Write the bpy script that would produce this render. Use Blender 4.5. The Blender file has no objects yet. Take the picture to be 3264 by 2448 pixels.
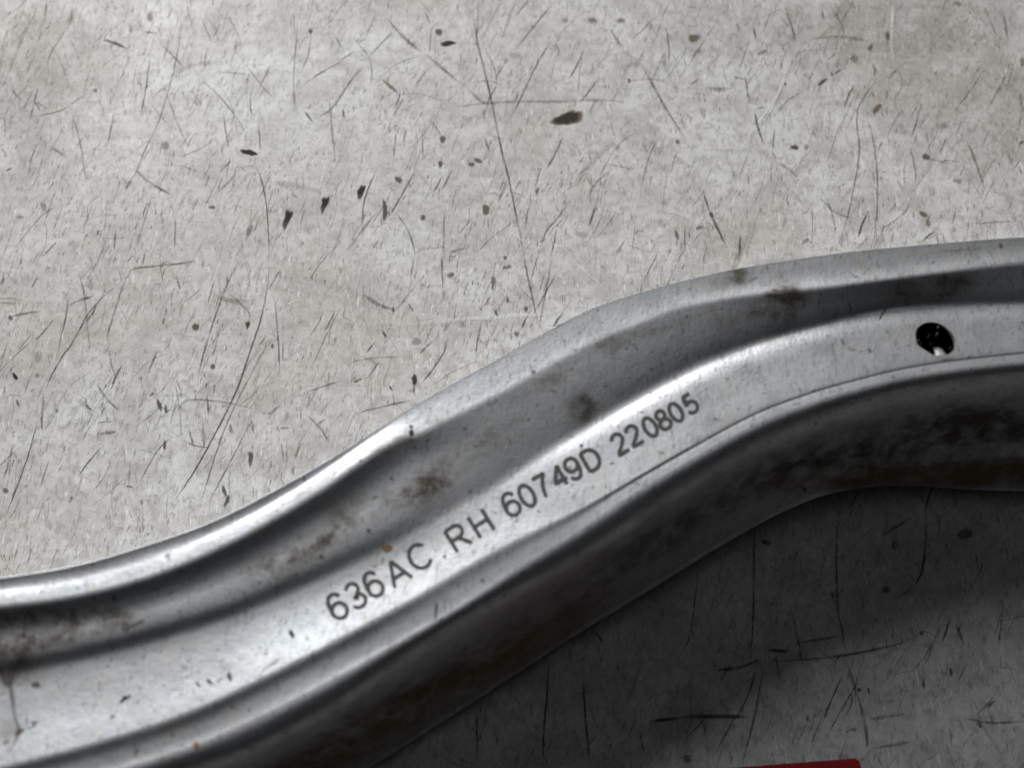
import bpy, bmesh, math, random
import numpy as np
from mathutils import Vector, Matrix, noise
from mathutils.bvhtree import BVHTree
R = math.radians
rnd = random.Random(7)
scene = bpy.context.scene
COL = scene.collection

# ------------------------------------------------------------------ camera
TILT = R(19.0); DIST = 0.250; LENS = 37.0
cam_loc = Vector((0.0, -DIST*math.sin(TILT), DIST*math.cos(TILT)))
cd = bpy.data.cameras.new("camera"); cam = bpy.data.objects.new("camera", cd); COL.objects.link(cam)
cam.location = cam_loc; cam.rotation_euler = (TILT, 0, 0)
cd.lens = LENS; cd.sensor_width = 36; cd.clip_start = 0.005; cd.clip_end = 20
cd.dof.use_dof = True; cd.dof.focus_distance = 0.243; cd.dof.aperture_fstop = 10.0
scene.camera = cam
CAMROT = Matrix.Rotation(TILT, 3, 'X')

# ------------------------------------------------------------------ light
w = bpy.data.worlds.new("World"); scene.world = w; w.use_nodes = True
bg = w.node_tree.nodes["Background"]; bg.inputs[0].default_value = (0.92, 0.94, 1.0, 1); bg.inputs[1].default_value = 0.012
def lamp(name, loc, target, sx, sy, energy, col):
    l = bpy.data.lights.new(name, 'AREA'); l.shape = 'RECTANGLE'; l.size = sx; l.size_y = sy
    l.energy = energy; l.color = col
    o = bpy.data.objects.new(name, l); COL.objects.link(o); o.location = loc
    o.rotation_euler = (Vector(target)-Vector(loc)).to_track_quat('-Z', 'Y').to_euler()
    return o
lamp("key_window", (-0.67, 1.08, 1.01), (0, 0, 0.02), 0.50, 0.38, 10.8, (0.94, 0.97, 1.0))
lamp("low_window", (-1.05, 2.38, 1.00), (0, 0, 0.0), 1.9, 0.56, 150, (1.0, 0.992, 0.972))
lamp("ceiling_bounce", (-0.15, 0.10, 1.20), (0, 0, 0.0), 0.8, 0.7, 0.55, (0.92, 0.95, 1.0))  # added dim panel standing in for the pale ceiling overhead
scene.view_settings.view_transform = 'Standard'; scene.view_settings.look = 'None'
scene.view_settings.gamma = 1; scene.view_settings.exposure = 0.0

# ------------------------------------------------------------------ where a point of the photographed plane lies in space
COS, SIN, CY, CZ = math.cos(TILT), math.sin(TILT), cam_loc.y, cam_loc.z
def ray(px, py):
    v = Vector(((px-1632)/3264*36, -(py-1224)/3264*36, -LENS))
    return (CAMROT @ v).normalized()
def at(px, py, z=0.0):
    vy = -(py-1224)/3264*36
    dy = COS*vy+SIN*LENS; dz = SIN*vy-COS*LENS; t = (z-CZ)/dz
    return Vector(((px-1632)/3264*36*t, CY+dy*t, z))
MM = (at(1732, 1224)-at(1632, 1224)).length/100      # metres per photo unit at the table

# ------------------------------------------------------------------ helpers
def mesh_obj(name, verts, faces, mat, parent=None, smooth=False, colors=None):
    me = bpy.data.meshes.new(name); me.from_pydata([tuple(v) for v in verts], [], faces)
    if smooth:
        me.polygons.foreach_set('use_smooth', [True]*len(me.polygons))
    if colors is not None:
        a = me.color_attributes.new('mark', 'FLOAT_COLOR', 'POINT')
        a.data.foreach_set('color', np.asarray(colors, dtype=np.float32).ravel())
    me.materials.append(mat); me.update()
    o = bpy.data.objects.new(name, me); COL.objects.link(o)
    if parent: o.parent = parent
    return o
def lerp(a, b, t): return a+(b-a)*t
def catmull(pts, step=12.0):
    if len(pts) == 2:
        pts = [pts[0], ((pts[0][0]+pts[1][0])/2, (pts[0][1]+pts[1][1])/2), pts[1]]
    P = [np.array(p, float) for p in pts]
    P = [2*P[0]-P[1]]+P+[2*P[-1]-P[-2]]
    out = []
    for i in range(1, len(P)-2):
        n = max(2, int(np.linalg.norm(P[i+1]-P[i])/step))
        for k in range(n):
            t = k/n
            out.append(0.5*((2*P[i])+(-P[i-1]+P[i+1])*t+(2*P[i-1]-5*P[i]+4*P[i+1]-P[i+2])*t*t+(-P[i-1]+3*P[i]-3*P[i+1]+P[i+2])*t**3))
    out.append(P[-2]); return out

def nt(mat):
    mat.use_nodes = True; n = mat.node_tree; n.nodes.clear(); return n
class NB:
    def __init__(s, name):
        s.m = bpy.data.materials.new(name); s.t = nt(s.m); s.out = s.t.nodes.new('ShaderNodeOutputMaterial')
    def n(s, typ, **kw):
        x = s.t.nodes.new(typ)
        for k, v in kw.items():
            if isinstance(k, str) and hasattr(x, k): setattr(x, k, v)
        return x
    def l(s, a, b): s.t.links.new(a, b)
    def noise(s, vec, scale, detail=4, rough=0.55, dist=0.0):
        x = s.n('ShaderNodeTexNoise'); x.inputs['Scale'].default_value = scale; x.inputs['Detail'].default_value = detail
        x.inputs['Roughness'].default_value = rough; x.inputs['Distortion'].default_value = dist
        s.l(vec, x.inputs['Vector']); return x.outputs['Fac']
    def ramp(s, fac, stops, interp='LINEAR'):
        x = s.n('ShaderNodeValToRGB'); x.color_ramp.interpolation = interp
        el = x.color_ramp.elements
        while len(el) < len(stops): el.new(0.5)
        for e, (p, c) in zip(el, stops):
            e.position = p; e.color = (c, c, c, 1) if not hasattr(c, '__len__') else (*c, 1)
        s.l(fac, x.inputs[0]); return x.outputs[0]
    def mix(s, fac, a, b, blend='MIX'):
        x = s.n('ShaderNodeMix'); x.data_type = 'RGBA'; x.blend_type = blend
        for inp, v in ((x.inputs[0], fac), (x.inputs[6], a), (x.inputs[7], b)):
            if hasattr(v, 'is_linked'): s.l(v, inp)
            elif hasattr(v, '__len__'): inp.default_value = (*v, 1)
            else: inp.default_value = v if inp is x.inputs[0] else (v, v, v, 1)
        return x.outputs[2]
    def math(s, op, a, b=0.0, clamp=False):
        x = s.n('ShaderNodeMath'); x.operation = op; x.use_clamp = clamp
        for inp, v in ((x.inputs[0], a), (x.inputs[1], b)):
            if hasattr(v, 'is_linked'): s.l(v, inp)
            else: inp.default_value = v
        return x.outputs[0]
    def mapping(s, vec, rot=0.0, scale=(1, 1, 1), loc=(0, 0, 0)):
        x = s.n('ShaderNodeMapping'); x.inputs['Rotation'].default_value = (0, 0, rot); x.inputs['Scale'].default_value = scale
        x.inputs['Location'].default_value = loc; s.l(vec, x.inputs['Vector']); return x.outputs[0]
    def bump(s, h, strength, dist, normal=None):
        x = s.n('ShaderNodeBump'); x.inputs['Strength'].default_value = strength; x.inputs['Distance'].default_value = dist
        s.l(h, x.inputs['Height'])
        if normal: s.l(normal, x.inputs['Normal'])
        return x.outputs[0]

# ------------------------------------------------------------------ materials
def mat_table():
    b = NB('worn_painted_board'); tc = b.n('ShaderNodeTexCoord').outputs['Object']
    p = b.n('ShaderNodeBsdfPrincipled')
    big = b.noise(tc, 18, 5, 0.6, 0.4)
    med = b.noise(b.mapping(tc, loc=(3, 1, 0)), 95, 5, 0.65, 0.6)
    fin = b.noise(b.mapping(tc, loc=(1, 5, 0)), 420, 4, 0.7, 0.3)
    col = b.mix(b.ramp(big, [(0.42, 0.0), (0.60, 1.0)]), (0.525, 0.52, 0.515), (0.455, 0.435, 0.412))
    col = b.mix(b.ramp(med, [(0.44, 0.0), (0.62, 0.72)]), col, (0.345, 0.332, 0.315))
    col = b.mix(b.ramp(med, [(0.30, 0.6), (0.45, 0.0)]), col, (0.575, 0.57, 0.57))
    col = b.mix(b.ramp(fin, [(0.47, 0.0), (0.66, 0.6)]), col, (0.25, 0.24, 0.215))
    # short wiped flecks, all leaning the same way
    fl = b.noise(b.mapping(tc, rot=R(20), scale=(1500, 330, 1)), 1, 2, 0.5, 0.25)
    gate = b.noise(b.mapping(tc, loc=(7, 2, 0)), 60, 3, 0.6)
    flk = b.math('MULTIPLY', b.ramp(fl, [(0.595, 0.0), (0.70, 0.85)]), b.ramp(gate, [(0.42, 0.08), (0.60, 1.0)]))
    col = b.mix(flk, col, (0.15, 0.14, 0.125))
    fl2 = b.noise(b.mapping(tc, rot=R(34), scale=(1250, 260, 1), loc=(9, 4, 0)), 1, 2, 0.5, 0.3)
    flk2 = b.math('MULTIPLY', b.ramp(fl2, [(0.61, 0.0), (0.72, 0.85)]), b.ramp(gate, [(0.40, 0.9), (0.56, 0.05)]))
    col = b.mix(flk2, col, (0.19, 0.18, 0.16))
    fl3 = b.noise(b.mapping(tc, rot=R(24), scale=(1400, 300, 1), loc=(2, 8, 0)), 1, 2, 0.5, 0.2)
    col = b.mix(b.ramp(fl3, [(0.61, 0.0), (0.74, 0.6)]), col, (0.70, 0.70, 0.70))
    spk = b.noise(b.mapping(tc, loc=(4, 4, 0)), 900, 2, 0.5)
    col = b.mix(b.ramp(spk, [(0.66, 0.0), (0.74, 0.55)]), col, (0.16, 0.155, 0.14))
    b.l(col, p.inputs['Base Color'])
    b.l(b.ramp(med, [(0.3, 0.36), (0.7, 0.52)]), p.inputs['Roughness'])
    p.inputs['Specular IOR Level'].default_value = 0.4
    h = b.math('ADD', b.math('MULTIPLY', fin, 0.5), b.math('MULTIPLY', b.math('ADD', flk, flk2), -1.2))
    nrm = b.bump(b.math('ADD', h, b.math('MULTIPLY', med, 1.5)), 0.55, 0.00010)
    b.l(nrm, p.inputs['Normal']); b.l(p.outputs[0], b.out.inputs[0]); return b.m

def mat_mark(name, rough=0.7, nscale=900.0, lo=0.32, hi=0.58, floor=0.45):
    b = NB(name); tc = b.n('ShaderNodeTexCoord').outputs['Object']
    a = b.n('ShaderNodeAttribute'); a.attribute_name = 'mark'
    p = b.n('ShaderNodeBsdfPrincipled'); p.inputs['Roughness'].default_value = rough
    p.inputs['Specular IOR Level'].default_value = 0.25
    b.l(a.outputs['Color'], p.inputs['Base Color'])
    br = b.ramp(b.noise(tc, nscale, 4, 0.65), [(lo, floor), (hi, 1.0)])
    al = b.math('MULTIPLY', a.outputs['Alpha'], br, True)
    tr = b.n('ShaderNodeBsdfTransparent'); mx = b.n('ShaderNodeMixShader')
    b.l(al, mx.inputs[0]); b.l(tr.outputs[0], mx.inputs[1]); b.l(p.outputs[0], mx.inputs[2]); b.l(mx.outputs[0], b.out.inputs[0])
    return b.m

def mat_steel():
    b = NB('zinc_coated_steel'); tc = b.n('ShaderNodeTexCoord').outputs['Object']
    p = b.n('ShaderNodeBsdfPrincipled'); p.inputs['Metallic'].default_value = 0.74
    a = b.n('ShaderNodeAttribute'); a.attribute_name = 'mark'
    sep = b.n('ShaderNodeSeparateColor'); b.l(a.outputs['Color'], sep.inputs[0])
    big = b.noise(tc, 45, 4, 0.6, 0.3); med = b.noise(tc, 260, 5, 0.65, 0.5); fin = b.noise(tc, 1300, 3, 0.6)
    col = b.mix(b.ramp(big, [(0.35, 0.0), (0.7, 1.0)]), (0.50, 0.52, 0.545), (0.42, 0.43, 0.445))
    col = b.mix(b.ramp(med, [(0.48, 0.0), (0.68, 0.6)]), col, (0.36, 0.355, 0.35))
    mot = b.noise(b.mapping(tc, loc=(6, 1, 3)), 150, 6, 0.72, 0.15)
    col = b.mix(b.ramp(mot, [(0.50, 0.0), (0.66, 0.6)]), col, (0.33, 0.315, 0.295))
    # finger and tool grime, plus shade painted on the lower wall and edges
    brk = b.ramp(mot, [(0.34, 0.25), (0.58, 1.0)])
    dirt_shade = b.math('MULTIPLY', sep.outputs[0], brk, True)
    col = b.mix(dirt_shade, col, (0.085, 0.075, 0.062))
    col = b.mix(b.math('MULTIPLY', sep.outputs[1], brk, True), col, (0.20, 0.13, 0.06))
    st = b.noise(b.mapping(tc, rot=R(22), scale=(1500, 420, 600)), 1, 2, 0.5, 0.2)
    col = b.mix(b.ramp(st, [(0.59, 0.0), (0.72, 0.6)]), col, (0.22, 0.215, 0.21))
    pit = b.noise(b.mapping(tc, loc=(2, 9, 0)), 700, 2, 0.5)
    col = b.mix(b.ramp(pit, [(0.665, 0.0), (0.74, 0.75)]), col, (0.10, 0.095, 0.09))
    b.l(col, p.inputs['Base Color'])
    r = b.math('ADD', b.ramp(med, [(0.3, 0.37), (0.72, 0.47)]), b.ramp(mot, [(0.4, 0.0), (0.66, 0.10)]))
    r = b.math('ADD', r, b.math('MULTIPLY', dirt_shade, 0.35), True)
    b.l(r, p.inputs['Roughness'])
    h = b.math('ADD', b.math('MULTIPLY', fin, 0.6), b.math('ADD', b.math('MULTIPLY', med, 1.2), b.math('MULTIPLY', st, 0.5)))
    n1 = b.bump(h, 0.75, 0.00008)
    n2 = b.bump(b.noise(b.mapping(tc, loc=(5, 5, 1)), 60, 3, 0.5), 0.5, 0.0006, n1)
    b.l(n2, p.inputs['Normal']); b.l(p.outputs[0], b.out.inputs[0]); return b.m

def mat_red():
    b = NB('red_card'); tc = b.n('ShaderNodeTexCoord').outputs['Object']; p = b.n('ShaderNodeBsdfPrincipled')
    b.l(b.mix(b.ramp(b.noise(tc, 300, 4), [(0.3, 0.0), (0.7, 1.0)]), (0.26, 0.004, 0.008), (0.21, 0.003, 0.007)), p.inputs['Base Color'])
    p.inputs['Roughness'].default_value = 0.45
    b.l(b.bump(b.noise(tc, 900, 3), 0.2, 0.0001), p.inputs['Normal']); b.l(p.outputs[0], b.out.inputs[0]); return b.m
M_TABLE = mat_table(); M_STEEL = mat_steel(); M_RED = mat_red()
M_SCR = mat_mark('dirt_filled_scratch'); M_ENG = mat_mark('engraving', 0.8, 1600, 0.3, 0.6, 0.85)
M_CHIP = mat_mark('chipped_paint', 0.8, 1500, 0.30, 0.5, 0.85)

# ------------------------------------------------------------------ table top
bm = bmesh.new(); bmesh.ops.create_cube(bm, size=1.0)
for v in bm.verts: v.co = Vector((v.co.x*0.9, v.co.y*0.8+0.05, v.co.z*0.03-0.015))
bmesh.ops.bevel(bm, geom=bm.edges[:], offset=0.002, segments=2, affect='EDGES')
me = bpy.data.meshes.new('table_top'); bm.to_mesh(me); bm.free(); me.materials.append(M_TABLE)
table = bpy.data.objects.new('table_top', me); COL.objects.link(table); table['kind'] = 'structure'
table['label'] = 'scratched off-white painted table top under the steel arm'

# ------------------------------------------------------------------ scratches and chips, read off region by region
REG = {1: (0, 0, 2.011), 2: (1080, 0, 2.011), 3: (2160, 0, 2.0036), 4: (0, 810, 2.0), 5: (1080, 810, 2.0),
       7: (0, 1620, 2.004), 8: (1080, 1620, 2.004), 9: (2160, 1620, 2.0036), 6: (2160, 720, 1.8034)}
DARK = (0.075, 0.070, 0.062); BROWN = (0.13, 0.105, 0.065); GREY = (0.14, 0.135, 0.125); WHITE = (0.80, 0.80, 0.79); BLACK = (0.012, 0.010, 0.009)
S = """
1|1168,0 1160,180 1135,350 1090,540 1050,680 1000,820 930,960 880,1080 820,1200 780,1300|6|.55
1|960,365 945,500 925,620 900,750|6|.85
1|1065,590 1110,720 1150,820 1200,930|8|.55
1|1020,270 1100,350 1190,440|10|.4
1|1270,500 1370,580 1460,680 1540,790 1590,900|8|.45
1|1910,130 1895,300 1883,450 1885,600 1910,740|6|.55
1|2212,380 2050,470 1890,580|7|.5
1|2212,560 2130,690 2030,760|10|.5
1|2110,600 2125,800 2150,1050|10|.38
1|1580,420 1680,550 1760,640|7|.45
1|1740,400 1680,530 1620,640|6|.5
1|1605,580 1605,680 1615,740|8|.75
1|1635,1040 1690,1210 1715,1400 1725,1649|8|.8
4|1715,0 1705,200 1660,420 1600,600 1520,840 1400,1090 1240,1380 1060,1650|9|.9
1|1750,1090 1690,1210 1650,1300|6|.45
1|870,1090 960,1170 1100,1250|16|.5
1|1430,700 1450,870 1475,960|7|.45
1|465,730 500,860 530,1000 550,1180|7|.55
1|60,560 150,660|8|.35
1|220,640 260,720|10|.45
1|200,750 380,710 480,650 560,600|8|.4
1|460,40 455,110 432,185|14|.55|b
1|430,180 350,300 310,380 305,440|9|.55|b
1|300,0 290,90 265,160|10|.5|b
1|20,550 130,280 210,110 250,0|6|.4
1|250,540 220,650 190,760|8|.5
1|210,580 150,700|12|.5
1|735,700 710,830 690,930|8|.6
1|80,1600 250,1400 350,1320|8|.4
1|270,1649 370,1540|9|.5
1|740,1480 730,1600|9|.65
1|635,1470 620,1510|10|.7
1|1125,1400 1120,1600|8|.45
1|980,1230 930,1400 870,1600|8|.42
1|1400,1230 1480,1150 1520,1090|14|.35
1|835,150 838,215|12|.5
1|685,190 640,240 600,280|8|.35
1|850,290 760,350 640,440|9|.35
1|1410,150 1360,260|8|.45
1|1230,400 1205,440|14|.5
1|920,205 1020,212|13|.4
1|1400,460 1600,475|10|.35
1|1450,80 1510,190 1540,260|9|.3
1|1290,110 1360,280|8|.3
1|1400,1110 1480,1030|16|.5
1|1660,820 1668,960|9|.6
1|1950,710 2010,790|12|.55
1|30,1100 80,1075|14|.6
1|1510,1060 1490,1230|8|.5
1|410,1040 395,1150 370,1230|7|.45
1|840,1150 800,1220|12|.55
2|815,0 870,160 890,280 940,480 985,680 1040,950 1090,1150 1140,1400 1190,1649|11|.68
5|1175,0 1210,170 1250,350 1275,470|10|.62
2|895,0 890,140 880,320|8|.45
2|930,300 990,420 1010,540 960,640 940,740|8|.5
2|310,120 390,210 450,270 540,340|17|.5
2|540,340 620,400 700,470 780,535|18|.32
2|830,570 900,640 960,670|15|.32
2|590,170 582,350|7|.55
2|550,70 590,160|8|.4
2|350,200 260,290 190,370|9|.4
2|100,330 0,390|9|.4
2|90,240 180,350 210,450 200,600|8|.35
2|150,420 60,540 0,640|9|.5
2|640,690 780,680 950,660 1150,650 1400,650 1700,640 1900,660|17|.26
2|1210,0 1130,110|9|.55
2|1390,0 1290,120 1200,230 1120,330|9|.5
2|1410,190 1330,310 1250,450 1170,620 1080,800|9|.55
2|1380,260 1410,330 1370,380|10|.35|b
2|1575,300 1540,390 1470,520|8|.55
2|1560,340 1540,500 1530,620|8|.4
2|1665,500 1600,590 1540,660|13|.5
2|1670,620 1590,740|10|.55
2|1150,590 1130,650|8|.5
2|1440,860 1390,980 1320,1100|10|.55
2|1930,400 2000,520 2100,700 2212,880|13|.6
2|2100,180 2115,300 2118,420|9|.5
2|2110,300 2060,400 2000,520|8|.42
2|1740,190 1830,320|15|.5
2|2030,100 1960,180 1870,260|9|.35|b
2|2060,870 1990,1000 1930,1230|8|.45
2|2170,960 2120,1120|8|.45
2|490,1090 430,1200 355,1330 300,1420|9|.65
2|355,1350 430,1450 470,1550 490,1649|8|.5
2|250,1070 200,1180 160,1300 145,1480|7|.6
2|735,1070 660,1220|9|.65
2|660,1130 605,1240|8|.55
2|535,830 540,1050|7|.45
2|370,820 345,1080|6|.4
2|430,820 410,920|8|.5
2|1080,1150 1040,1240 1025,1300|8|.55
2|675,1360 670,1649|7|.5
2|1480,1300 1400,1400 1320,1500 1280,1649|8|.42
2|1650,1320 1600,1450|12|.72
2|1900,1430 1880,1600|8|.42
2|1920,840 1820,900 1740,1000|10|.3
2|1740,1090 1650,1170 1610,1250 1620,1320|12|.38
2|700,1620 820,1585|18|.3
2|1400,1450 1360,1649|8|.5
2|1730,1050 1900,1090|14|.25
2|1220,1300 1190,1480|8|.45
2|1300,1060 1260,1200|7|.4
2|860,1390 770,1500|10|.35
2|930,870 970,980|12|.45
2|930,690 935,780|10|.5
2|1110,880 1100,920|9|.5
2|210,1390 130,1500 70,1600|8|.45
2|260,1530 210,1600|8|.45
2|1330,1530 1280,1555|13|.5
3|1375,0 1365,240 1370,350 1385,460|17|.8|w
3|980,280 960,600 930,850 900,950|11|.4|w
3|700,400 640,600 500,800 400,960 330,1100|12|.45|w
3|250,130 100,360|16|.4|w
3|1630,1400 1700,1200 1790,900|16|.22|w
3|240,150 160,270 80,390|10|.5
3|180,555 260,572 340,565|24|.45|b
3|1330,440 1260,520 1190,620 1150,700 1145,800 1160,950 1140,1120 1110,1270 1080,1400 1010,1600|9|.62|b
3|1250,410 1260,500|8|.5
3|1200,700 1240,850 1270,1050 1275,1300 1250,1600|8|.5|b
3|1130,540 1090,610 1060,700|10|.55
3|1215,1350 1180,1430 1150,1520|11|.8
3|840,250 1000,235 1100,240 1220,265|17|.35
3|980,40 1040,150 1075,240|14|.4
3|920,60 935,130|12|.45
3|490,700 510,800 550,930|11|.6
3|490,700 560,680|10|.5
3|430,480 460,680|11|.4
3|620,820 605,960|9|.5
3|600,1030 595,1170|8|.5
3|1560,640 1530,760 1490,880|8|.45
3|1720,870 1670,990|9|.6
3|1480,930 1520,1100 1510,1190|10|.5
3|1835,880 1890,1000 1970,1230|16|.42
3|2080,80 2110,260|12|.42
3|2190,590 2205,740|22|.5|b
3|1985,830 1940,950|8|.42
3|160,1200 180,1280 240,1430 320,1590|14|.6
3|950,1260 990,1380 1010,1500|9|.4
3|900,1250 1000,1350 1130,1400|13|.35
3|680,20 720,140 760,290|11|.45
3|375,140 400,210|14|.45
3|480,170 505,260|13|.6
3|600,60 540,220|6|.45
3|1400,1280 1340,1380|8|.55
3|400,1500 395,1640|16|.75
3|1640,1470 1560,1545|9|.6
3|1830,1430 2200,1410|9|.3|b
3|1080,1170 1010,1200|13|.4
3|690,520 685,550|13|.6
3|2180,920 2212,900|14|.6|b
3|640,1030 770,1130|22|.35|b
3|2130,420 2000,660 1960,720|8|.35
4|1540,0 1440,210 1370,400 1320,560 1280,700 1255,870|8|.7
4|670,260 570,370 470,550 400,650 330,770 285,880|9|.75
4|280,890 270,1000 265,1080 275,1160|12|.6
4|240,1060 180,1280 120,1450 40,1659|8|.8
4|625,320 540,450|10|.5
4|440,240 420,400 390,520 360,680|8|.55
4|75,395 150,380 260,365|14|.5
4|0,310 110,315|10|.45
4|430,325 520,290 600,265|13|.5
4|500,100 540,280 560,500 580,650|13|.35
4|780,140 850,95 950,80 1100,65 1250,45|12|.5
4|800,150 740,330 670,560|8|.52
4|1120,130 1150,230|13|.5
4|240,140 200,220|10|.65
4|30,150 0,200|15|.5
4|1370,150 1320,330|8|.5
4|1300,200 1140,340|9|.38
4|1460,250 1540,320 1590,380 1585,440|10|.45|b
4|1750,270 1770,500 1785,770|10|.52
4|1790,90 1710,230|10|.5
4|2135,370 2070,490|12|.62
4|1805,560 1800,680|8|.45
4|1050,400 1035,450|12|.62|b
4|1000,620 940,770|11|.7
4|780,700 730,800 710,860|13|.65
4|690,600 720,740|9|.42
4|610,820 680,920 760,1000|14|.5
4|1700,520 1640,600|12|.4|b
4|1690,600 1500,960 1400,1200 1320,1450 1270,1620|8|.5
4|1620,1020 1480,1300 1310,1620|8|.5
4|1320,900 1330,1030|13|.55
4|1070,1040 1130,1000 1200,930 1400,940 1640,990|13|.36
4|1200,1100 1240,1250|11|.42
4|1050,1180 1045,1250|15|.85
4|1290,1060 1300,1230|11|.42
4|1600,1050 1620,1150|11|.42
4|650,1225 560,1330 490,1430|11|.6
4|85,1210 50,1340 20,1440|16|.5
4|310,1320 250,1500|9|.42
4|1915,1200 1880,1310|17|.75|b
4|1950,1020 2050,1120 2110,1230|11|.42
4|2010,1090 2080,1050|15|.5
4|1780,1110 1850,1105|12|.42
4|1790,1200 1810,1320|11|.42
4|800,1480 850,1485|15|.45
4|830,1300 820,1480|11|.3
4|620,1150 750,1130|16|.42
4|620,1075 720,1065|13|.38
4|900,1560 905,1600|16|.5
4|460,1540 440,1590|15|.6
4|550,910 545,960 590,1000|12|.5
4|210,570 290,480 360,400|8|.45
4|110,620 200,510|8|.4
4|1700,1030 1790,960|10|.4
4|1950,880 2040,850 2190,800|10|.35
4|1120,790 1160,890|10|.35
4|1740,570 1730,600|14|.6
4|1400,480 1350,680|9|.42
4|1540,1000 1640,...|0|0
4|980,880 950,910|14|.5
4|1100,1160 1000,1260 870,1490|7|.4
4|1960,780 2060,560 2190,300|6|.35
4|560,1560 480,1480|7|.3
4|500,600 700,660 960,590 1200,570|20|.18|w
4|800,1440 900,1100 980,800|22|.28|w
4|1280,900 1380,600 1450,400|14|.3|w
5|655,0 662,240|9|.55
5|480,0 455,180|9|.45
5|1400,100 1300,280 1240,380|8|.5
5|1360,0 1330,180 1270,500|9|.42
5|1220,360 1160,480|11|.62
5|1420,380 1360,470|10|.55
5|160,260 250,320 340,350|24|.45
5|440,310 480,370|14|.4
5|60,690 230,660 400,655|13|.42|b
5|110,1015 240,980 470,930|12|.5
5|90,820 150,790|15|.6
5|600,550 510,640|9|.55
5|690,530 680,600 610,720 520,830|8|.65
5|230,560 175,630|10|.55
5|890,500 870,650|8|.5
5|910,420 890,560|8|.42
5|970,260 920,340|8|.4
5|480,810 478,900|9|.5
5|1270,0 1220,180|7|.45
5|160,170 155,300|8|.4
5|510,170 340,390|9|.4
5|20,150 100,430 150,650 230,900|14|.4|w
5|330,470 620,430 1000,400 1300,380 1500,340|26|.35|w
5|1440,0 1700,220|12|.35|w
9|1040,0 1015,200 1020,600 1050,780 1080,980|13|.7
9|1080,980 1150,1200 1190,1350 1210,1480 1220,1590|18|.5|b
9|1580,0 1585,180 1560,400 1500,510|15|.8
9|1500,510 1380,590|20|.4
9|1060,1050 980,1230 900,1420|9|.9
9|1210,1010 1050,1280 950,1460|8|.7
9|1110,1170 1110,1250 1070,1330|13|.6
9|730,660 770,850 800,1010|13|.5
9|230,1040 400,1015 540,960|22|.75
9|580,905 700,915|28|.85
9|0,1335 300,1330 460,1335|28|.75
9|490,0 485,500 480,760 460,1000|10|.7
9|530,940 440,1220 330,1400 220,1600|10|.75
9|550,1000 490,1330 410,1640|10|.85
9|590,980 1000,950 1400,870 1560,800|17|.5
9|760,860 1030,820|18|.45
9|630,930 650,1120|12|.55
9|2080,600 2050,880|10|.65
9|1740,700 1690,860|12|.55
9|1850,980 1790,1110|9|.55
9|1780,740 1830,880|17|.42
9|1900,780 2050,1020|14|.3|w
9|1060,1430 1150,1405|16|.5
9|1810,1335 2000,1370 2212,1360|16|.42
9|1220,1350 1480,1310|18|.32
9|1230,1540 1500,1490|20|.32
9|2030,1200 1900,1330|9|.5
9|40,1480 150,1370 190,1300|8|.6
9|980,520 1005,620|20|.6
9|1500,1040 1650,860|8|.42
9|130,420 80,800 10,960|8|.6
9|250,560 180,700|8|.4
9|1290,180 1480,70|20|.5
8|1340,960 1330,1200 1310,1400 1305,1640|12|.9
8|1560,1050 1570,1250 1580,1400 1605,1650|14|.85
8|880,1280 885,1640|8|.6
8|1920,1420 1950,1570|14|.7
8|1640,790 1690,860|15|.6
8|1990,1360 2204,1340|22|.8
6|1510,1430 1450,1540 1420,1659|12|.8
6|930,1530 935,1640|9|.6
6|1050,1520 980,1640|9|.6
"""
rv = []; rf = []; rc = []
def ribbon(pts, width, alpha, colr, z=0.00003, taper=True, place=None, V=None, F=None, CC=None, wob=0.9, step=9.0):
    V = rv if V is None else V; F = rf if F is None else F; CC = rc if CC is None else CC
    P = catmull(pts, step)
    n = len(P); base = len(V); ph = rnd.random()*50
    for i, p in enumerate(P):
        a = P[max(0, i-1)]; c = P[min(n-1, i+1)]; t = c-a; L = math.hypot(*t) or 1.0
        nx, ny = -t[1]/L, t[0]/L
        u = i/(n-1)
        tp = min(1.0, 0.25+3.5*min(u, 1-u)) if taper else 1.0
        nz = noise.noise(Vector((p[0]*0.03, p[1]*0.03, ph)))
        hw = width*0.5*tp*(1+0.45*nz); jx = wob*noise.noise(Vector((i*0.5, ph, 1)))*1.5
        al = alpha*tp*max(0.25, 1+0.8*noise.noise(Vector((p[0]*0.02+9, p[1]*0.02, ph))))
        for k, av in ((-1, 0.0), (-0.42, al), (0.42, al), (1, 0.0)):
            x = p[0]+nx*(hw*k+jx); y = p[1]+ny*(hw*k+jx)
            V.append(place(x, y) if place else at(x, y, z)); CC.append((*colr, min(1.0, av)))
        if i:
            q = base+(i-1)*4
            for k in range(3): F.append((q+k, q+k+1, q+k+5, q+k+4))
zl = 0
for line in S.strip().splitlines():
    f = line.split('|')
    if '...' in f[1]: continue
    ox, oy, sc = REG[int(f[0])]
    pts = [tuple(float(v) for v in q.split(',')) for q in f[1].split()]
    pts = [(ox+x/sc, oy+y/sc) for x, y in pts]
    kind = f[4] if len(f) > 4 else 'd'
    colr = {'d': DARK, 'b': BROWN, 'w': WHITE}[kind]
    zl = (zl+1) % 11
    wd = float(f[2])/sc*1.25+1.2
    ribbon(pts, wd, float(f[3])*(1.0 if kind != 'w' else 1.0), colr, z=0.000020+zl*0.000003)
o = mesh_obj('scratches', rv, rf, M_SCR, table, colors=rc); o['kind'] = 'stuff'

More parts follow.
